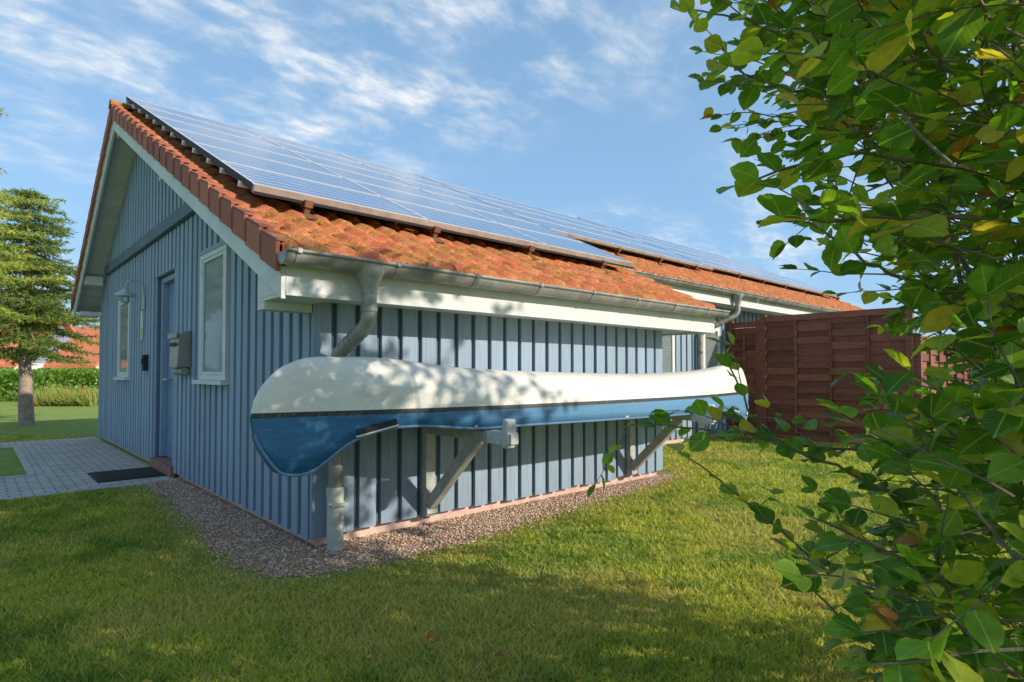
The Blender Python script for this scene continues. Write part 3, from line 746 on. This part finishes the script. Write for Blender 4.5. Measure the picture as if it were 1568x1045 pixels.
class Shrub:
    def __init__(s): s.p=[];s.d=[];s.u=[];s.s=[];s.mb=MB()
    def twig(s,p,dirv,L,step=.038,size=.06,rad=.0035,droop=.35,leafstart=.1):
        p=np.array(p,float); dv=np.array(dirv,float); dv/=np.linalg.norm(dv); pts=[p.copy()]; n=max(3,int(L/step)); side=1
        for i in range(n):
            dv=dv+rng.normal(0,.09,3)+np.array([0,0,-droop*.06]); dv/=np.linalg.norm(dv)
            p=p+dv*L/n; pts.append(p.copy())
            if i/n>=leafstart:
                sd=np.cross(dv,[0,0,1]+rng.normal(0,.35,3)); sd/=np.linalg.norm(sd)+1e-9
                ld=dv*.55+sd*side*.9+np.array([0,0,rng.normal(-.22,.3)])
                s.p.append(p.copy()); s.d.append(ld); s.u.append(np.array([0,0,1.])+rng.normal(0,.5,3)); s.s.append(size*rng.uniform(.55,1.35)*(1-.25*i/n)); side*=-1
        s.p.append(p.copy()); s.d.append(dv+rng.normal(0,.2,3)); s.u.append(np.array([0,0,1.])+rng.normal(0,.3,3)); s.s.append(size*.8)
        s.mb.tube(pts,list(np.linspace(rad,rad*.4,len(pts))),5,cap=False)
        return pts
    def make(s,name,kind='hedge',mat='leaf',simple_leaf=False):
        root=empty(name); s.mb.make('branches',[M['bark']],root,smooth=True)
        P=np.array(s.p);N=len(P); Rm=frames(np.array(s.d),np.array(s.u)); T,TF=(ST,SF) if simple_leaf else (LT,LF)
        V,Fc=inst(T,TF,P,Rm,np.array(s.s)); c=np.repeat(leafcols(N,kind),len(T),0)
        o=mesh_np('foliage',V,Fc,M[mat],c,root,smooth=True)
        if not simple_leaf:
            at=o.data.attributes.new('LUV','FLOAT_VECTOR','POINT'); lu=np.zeros((len(V),3),np.float32); lu[:,:2]=np.tile(T[:,:2],(N,1)); at.data.foreach_set('vector',lu.ravel())
        return root
sh=Shrub()
def hedge_left(z,d):
    return np.interp(z,[0,.4,.8,1.0,1.3,1.6,1.9,2.2,2.6,3.2],[1.02,.96,.88,.98,1.08,1.00,.84,.70,.60,.64])*d/1.55
for i in range(12):
    dd=rng.uniform(1.3,2.7); rr=hedge_left(.6,dd)+rng.uniform(.5,1.1)
    p0=cw(dd,rr,0); p1=cw(dd+rng.normal(0,.15),rr+rng.normal(-.1,.15),1.3); p2=cw(dd+rng.normal(0,.25),rr+rng.normal(-.2,.3),3.0)
    pts=[p0*(1-t)**2+p1*2*t*(1-t)+p2*t*t for t in np.linspace(0,1,14)]
    sh.mb.tube(pts,list(np.linspace(.016,.005,14)),7)
for i in range(1230):
    z=rng.uniform(.05,3.3); dd=rng.uniform(1.0,2.75)
    depthin=rng.beta(1,1.5)*1.15
    rr=hedge_left(z,dd)+.20+depthin+rng.normal(0,.05)
    out=np.array([*(-R*rng.uniform(.4,1.1)+F*rng.normal(-.3,.55)),rng.uniform(-.1,.9)])
    sh.twig(cw(dd,rr,z),out,rng.uniform(.22,.46),step=.046,size=.082)
def shoot(pts,size=.07,side=True):
    pts=[cw(*p) for p in pts]; 
    P=[]
    for i in range(len(pts)-1):
        n=max(2,int(np.linalg.norm(pts[i+1]-pts[i])/.035))
        for t in np.linspace(0,1,n,endpoint=False): P.append(pts[i]*(1-t)+pts[i+1]*t+rng.normal(0,.003,3))
    P.append(pts[-1]); sh.mb.tube(P,list(np.linspace(.0065,.0025,len(P))),6)
    sgn=1
    for i in range(2,len(P)):
        dv=P[i]-P[i-1]; dv/=np.linalg.norm(dv)+1e-9
        if rng.uniform()<.85:
            sd=np.cross(dv,[0,0,1]); sd/=np.linalg.norm(sd)+1e-9
            sh.p.append(P[i]); sh.d.append(dv*.6+sd*sgn*.8+np.array([0,0,rng.normal(0,.4)])); sh.u.append(np.array([0,0,1.])+rng.normal(0,.5,3)); sh.s.append(size*rng.uniform(.7,1.25)); sgn=-sgn
        if side and rng.uniform()<.15 and i>6: sh.twig(P[i],dv*.6+rng.normal(0,.5,3),rng.uniform(.12,.28),size=size*.9,rad=.0025)
def px(u,v,d): return (d,(u-784)/902*d,1.3+(570-v)/902*d)
shoot([px(1560,1000,1.9),px(1400,940,1.9),px(1270,880,1.95),px(1180,800,2.0),px(1100,735,2.05),px(1040,690,2.1)])
shoot([px(1560,820,1.8),px(1400,770,1.85),px(1280,715,1.9),px(1150,665,1.95),px(1020,650,2.0),px(965,650,2.05)],.075)
shoot([px(1500,700,1.9),px(1330,690,1.95),px(1200,680,2.0),px(1150,640,2.0),px(1120,560,2.05),px(1105,515,2.1)])
shoot([px(1500,120,1.7),px(1350,60,1.8),px(1200,30,1.9),px(1050,5,2.0)])
shoot([px(1500,200,1.6),px(1330,150,1.7),px(1200,130,1.75),px(1110,90,1.8)],.08)
shoot([px(1500,260,1.4),px(1330,230,1.4),px(1220,250,1.45),px(1140,280,1.5)],.095)
shoot([px(1500,330,1.3),px(1360,330,1.3),px(1270,340,1.3),px(1200,330,1.3)],.095)
shoot([px(1500,480,1.6),px(1330,400,1.6),px(1240,340,1.7),px(1170,335,1.75)],.085)
shoot([px(1540,1000,1.8),px(1400,1000,1.8),px(1300,960,1.85),px(1230,890,1.9)])
shoot([px(1540,900,1.6),px(1400,860,1.6),px(1310,820,1.65),px(1240,790,1.7)])
sh.make('hornbeam_hedge',mat='bigleaf')
sb_=Shrub()
for i in range(210):
    dd=rng.uniform(-3.5,.8); z=rng.uniform(.1,3.0); rr=1.7+rng.uniform(0,1.2)
    sb_.twig(cw(dd,rr,z),rng.normal(0,.6,3)+np.array([0,0,.4]),rng.uniform(.4,.7),step=.09,size=.13,rad=.006)
sb_.make('hornbeam_hedge',simple_leaf=True)
def tree(name,base,H,cz,cr,ch,nleaf,size,kind='tree'):
    t=Shrub(); base=np.array(base,float)
    trunk=[base+np.array([rng.normal(0,.03),rng.normal(0,.03),H*.8*k/7]) for k in range(8)]
    t.mb.tube(trunk,list(np.linspace(.14,.03,8)),10)
    cl=[]
    for k in range(26):
        a=rng.uniform(0,6.28); q=math.sqrt(rng.uniform(.05,1)); zz=rng.uniform(-1,1)
        rr=cr*q*math.sqrt(max(.1,1-zz*zz*.8)); c=base+np.array([rr*math.cos(a),rr*math.sin(a),cz+zz*ch]); cl.append(c)
        s=base+np.array([0,0,max(H*.3,c[2]-base[2]-rr*.9)]); t.mb.tube([s,(s+c)/2+np.array([0,0,.1]),c],[.04,.025,.01],6)
    per=nleaf//26//9
    for c in cl:
        for j in range(per):
            t.twig(c+rng.normal(0,.32,3),rng.normal(0,1,3)+np.array([0,0,.2]),.55,step=.06,size=size,rad=.004)
    t.make(name,kind,simple_leaf=True)
tree('maple_tree',cw(.1,5.1),5.8,4.5,1.75,1.3,6200,.13)
# ---------------------------------------------------------------- conifers
def conifer(name,base,H,z0,Rb,cols,nw=22,per=8,seed=1,nl=.10,nwid=.012,clip=None):
    g=np.random.default_rng(seed); root=empty(name); m=MB(); base=np.array(base,float)
    m.tube([base+np.array([g.normal(0,.02),g.normal(0,.02),H*k/9-.1]) for k in range(10)],list(np.linspace(.17,.012,10)),10)
    A=[];B=[];C=[]
    for w in range(nw):
        zz=z0+(H-z0)*(w/nw)**.95
        L0=Rb*(1-(zz-z0)/(H-z0))**.8*(.75+.5*g.uniform())+.12
        if w<2: L0*=.8
        for k in range(per):
            a=2*math.pi*(k+g.uniform(-.3,.3))/per+w*.7; L=L0*g.uniform(.6,1.2)
            dv=np.array([math.cos(a),math.sin(a),g.uniform(-.10,.14)]); p=base+np.array([0,0,zz+g.normal(0,.03)]); pts=[p.copy()]
            n=max(4,int(L/.11))
            for i in range(n):
                dv[2]+= (-.05 if i<n*.5 else .07); p=p+dv/np.linalg.norm(dv)*L/n; pts.append(p.copy())
                sd=np.array([-dv[1],dv[0],0.]); tw=g.uniform()
                for s in (-1,1):
                    tl=(.16+.36*(1-i/n)*min(1,L))*g.uniform(.6,1.2)
                    td=dv*.7+sd*s*.8+np.array([0,0,g.normal(-.10,.14)]); td/=np.linalg.norm(td)
                    nn=max(5,int(tl/.017))
                    for q in range(nn):
                        o=p+td*tl*(q+1)/nn
                        nd=td*.6+g.normal(0,.6,3); nd/=np.linalg.norm(nd)
                        A.append(o); B.append(nd); C.append(np.clip(.5*g.uniform()+.6*(q/nn)*tw+.15,0,1))
            m.tube(pts,list(np.linspace(.018,.004,len(pts))),5,cap=False)
    m.make('trunk_and_limbs',[M['bark2']],root,smooth=True)
    A=np.array(A);B=np.array(B);C=np.array(C);N=len(A)
    sd=np.cross(B,g.normal(0,1,(N,3))); sd/=np.linalg.norm(sd,axis=1)[:,None]
    V=np.zeros((N,3,3)); V[:,0]=A-sd*nwid; V[:,1]=A+sd*nwid; V[:,2]=A+B*nl
    c=np.array(cols[0])*(1-C[:,None])+np.array(cols[1])*C[:,None]
    mesh_np('needles',V.reshape(-1,3),np.arange(N*3).reshape(-1,3),M['needle'],np.repeat(c,3,0),root)
conifer('spruce_tree',cw(14.6,-12.05),6.0,1.85,2.15,[(.05,.115,.025),(.26,.33,.07)],15,9,3,.12,.012)
conifer('larch_tree',cw(11.0,-11.5),8.5,3.2,2.7,[(.18,.26,.035),(.50,.55,.10)],16,9,5,.11,.013)
# ---------------------------------------------------------------- background
def leafmass(name,pts,size,pal,mat='leaf'):
    N=len(pts); Rm=frames(rng.normal(0,1,(N,3)),rng.normal(0,1,(N,3))); V,Fc=inst(ST,SF,pts,Rm,rng.uniform(.6,1.2,N)*size)
    pal=np.array(pal); c=pal[rng.choice(len(pal),N)]*rng.uniform(.7,1.2,(N,1))
    return mesh_np(name,V,Fc,M[mat],np.repeat(c,len(ST),0))
def band(d0,d1,r0,r1,h,n,bumps=.4):
    r=rng.uniform(r0,r1,n); d=rng.uniform(d0,d1,n); top=h*(1-bumps*vnoise(np.c_[r,d],.45,5)); z=top*(rng.uniform(0,1,n)**.7)
    return np.stack([F[0]*d+R[0]*r,F[1]*d+R[1]*r,z],1)
leafmass('garden_hedge',band(26,27.2,-36,-17,1.45,26000,.05),.14,[(.22,.38,.06),(.32,.46,.08),(.15,.28,.05)])
leafmass('distant_trees',band(85,100,-130,-30,5,16000,.7),.9,[(.08,.15,.04),(.11,.18,.04),(.07,.12,.04)])
leafmass('distant_trees',band(60,80,20,110,5,12000,.7),.9,[(.06,.11,.03),(.08,.13,.03),(.05,.09,.03)])
N=1700; r=rng.uniform(-18.4,-16.0,N); d=rng.uniform(22.5,23.4,N); P=np.stack([F[0]*d+R[0]*r,F[1]*d+R[1]*r,0*d],1)
hh=rng.uniform(.4,.9,N)*(.6+.7*vnoise(np.c_[r,d],.8,9)); V=np.zeros((N,3,3)); V[:,0]=P; V[:,1]=P+np.array([.05,.02,0]); V[:,2]=P+np.c_[rng.normal(0,.25,N),rng.normal(0,.25,N),hh]
c=np.array([(.55,.30,.10),(.40,.42,.12),(.24,.38,.08),(.18,.32,.06)])[rng.choice(4,N)]
mesh_np('ornamental_grass',V.reshape(-1,3),np.arange(3*N).reshape(-1,3),M['blade'],np.repeat(c,3,0))
M['farroof']=simple('orange_roof_tiles',(.62,.20,.09),.85,0,.15,3,.2)
def far_house(d,r,w,l,hw,hr,ang):
    h=empty('orange_roof_house'); c=cw(d,r); m=MB()
    m.box(-l/2,l/2,-w/2,w/2,0,hw); o1=m.make('walls',[M['white']],h)
    m=MB(); 
    for s in (-1,1):
        m.hexa([(-l/2-.4,s*(w/2+.5),hw-.3),(l/2+.4,s*(w/2+.5),hw-.3),(l/2+.4,0,hr-.1),(-l/2-.4,0,hr-.1)],[(-l/2-.4,s*(w/2+.5),hw-.1),(l/2+.4,s*(w/2+.5),hw-.1),(l/2+.4,0,hr+.1),(-l/2-.4,0,hr+.1)])
    m.make('roof',[M['farroof']],h)
    m=MB()
    for s in (-1,1):
        m.poly([(s*l/2*1.001,-w/2,hw),(s*l/2*1.001,w/2,hw),(s*l/2*1.001,0,hr-.12)])
    m.make('gables',[M['blue']],h)
    m=MB()
    for x in np.linspace(-l/2+1.2,l/2-1.2,4):
        for s in (-1,1): m.box(x-.5,x+.5,s*(w/2+.02)-.015,s*(w/2+.02)+.015,.9,min(2.1,hw-.05))
    m.make('windows',[M['glass']],h)
    h.location=Vector(c); h.rotation_euler=(0,0,ang)
far_house(40,-38,9,13,1.9,5.0,AZ-math.pi/2+.15)
far_house(44,-32.5,8,10,1.9,4.6,AZ-math.pi/2-.1)
# ---------------------------------------------------------------- world, sun, camera
sunv=Vector((.37,-.93,0)).normalized(); el=math.radians(26)
sv=Vector((sunv.x*math.cos(el),sunv.y*math.cos(el),math.sin(el)))
w=bpy.data.worlds.new('World'); scene.world=w; w.use_nodes=True; nt=w.node_tree; bg=nt.nodes['Background']
sky=nt.nodes.new('ShaderNodeTexSky'); sky.sky_type='NISHITA'; sky.sun_disc=False; sky.sun_elevation=el; sky.sun_rotation=math.atan2(sunv.x,sunv.y); sky.air_density=1.0; sky.dust_density=.8; sky.ozone_density=1.5
def wn(ty,**k):
    n=nt.nodes.new(ty)
    for a,v in k.items(): setattr(n,a,v)
    return n
L=nt.links.new
tc=wn('ShaderNodeTexCoord'); sp=wn('ShaderNodeSeparateXYZ'); L(tc.outputs['Generated'],sp.inputs[0])
def wm(op,a,b=0.,cl=False):
    m=wn('ShaderNodeMath',operation=op); m.use_clamp=cl
    for v,i in ((a,0),(b,1)):
        if isinstance(v,bpy.types.NodeSocket): L(v,m.inputs[i])
        else: m.inputs[i].default_value=v
    return m.outputs[0]
zz=wm('ADD',wm('MAXIMUM',sp.outputs[2],0.0),.15)
cx=wm('DIVIDE',sp.outputs[0],zz); cy=wm('DIVIDE',sp.outputs[1],zz)
cb=wn('ShaderNodeCombineXYZ'); L(cx,cb.inputs[0]); L(cy,cb.inputs[1])
def mapn(scale,rz,loc=(0,0,0)):
    m=wn('ShaderNodeMapping'); L(cb.outputs[0],m.inputs[0]); m.inputs['Scale'].default_value=scale; m.inputs['Rotation'].default_value=(0,0,rz); m.inputs['Location'].default_value=loc; return m.outputs[0]
def nz(vec,s,de,ro,di=0):
    n=wn('ShaderNodeTexNoise'); L(vec,n.inputs['Vector']); n.inputs['Scale'].default_value=s; n.inputs['Detail'].default_value=de; n.inputs['Roughness'].default_value=ro; n.inputs['Distortion'].default_value=di; return n.outputs[0]
def rp(f,a,b,v0=0,v1=1):
    m=wn('ShaderNodeMapRange'); m.interpolation_type='SMOOTHSTEP'; L(f,m.inputs[0]); m.inputs[1].default_value=a; m.inputs[2].default_value=b; m.inputs[3].default_value=v0; m.inputs[4].default_value=v1; return m.outputs[0]
big=rp(nz(mapn((1,1,1),0,(3.1,1.2,0)),.6,4,.5),.38,.62)
wisp=rp(nz(mapn((1,1.2,1),math.radians(-20)),4.2,8,.58,.15),.38,.74)
rip=rp(nz(mapn((1,2.0,1),math.radians(35)),11,5,.55,.3),.3,.68,.30,1)
cl=wm('MULTIPLY',wm('MULTIPLY',big,wisp),rip)
cl=wm('MULTIPLY',cl,1.15,True)
haze=wm('ADD',rp(sp.outputs[2],0.0,.55,.74,.50),0.0)
hz=wn('ShaderNodeMix',data_type='RGBA'); L(haze,hz.inputs[0]); L(sky.outputs[0],hz.inputs[6]); hz.inputs[7].default_value=(2.2,4.2,6.6,1)
mx=wn('ShaderNodeMix',data_type='RGBA'); L(cl,mx.inputs[0]); L(hz.outputs[2],mx.inputs[6]); mx.inputs[7].default_value=(6.0,6.3,6.6,1)
L(mx.outputs[2],bg.inputs[0]); bg.inputs[1].default_value=.15
sl=bpy.data.lights.new('sun','SUN'); sl.energy=5.0; sl.angle=math.radians(.53); sl.color=(1,.91,.77)
so=bpy.data.objects.new('sun',sl); scene.collection.objects.link(so); so.rotation_euler=(-sv).to_track_quat('-Z','Y').to_euler(); so.location=(5,-10,12)
cam=bpy.data.cameras.new('camera'); co=bpy.data.objects.new('camera',cam); scene.collection.objects.link(co); scene.camera=co
cam.sensor_width=36; cam.lens=20.7; cam.clip_end=1500; cam.clip_start=.05
p=math.radians(1.4); cam.shift_y=.0165; fw=Vector((F[0]*math.cos(p),F[1]*math.cos(p),math.sin(p)))
co.location=(0,0,1.3); co.rotation_euler=fw.to_track_quat('-Z','Y').to_euler()
scene.view_settings.view_transform='Standard'; scene.view_settings.look='None'; scene.view_settings.exposure=0
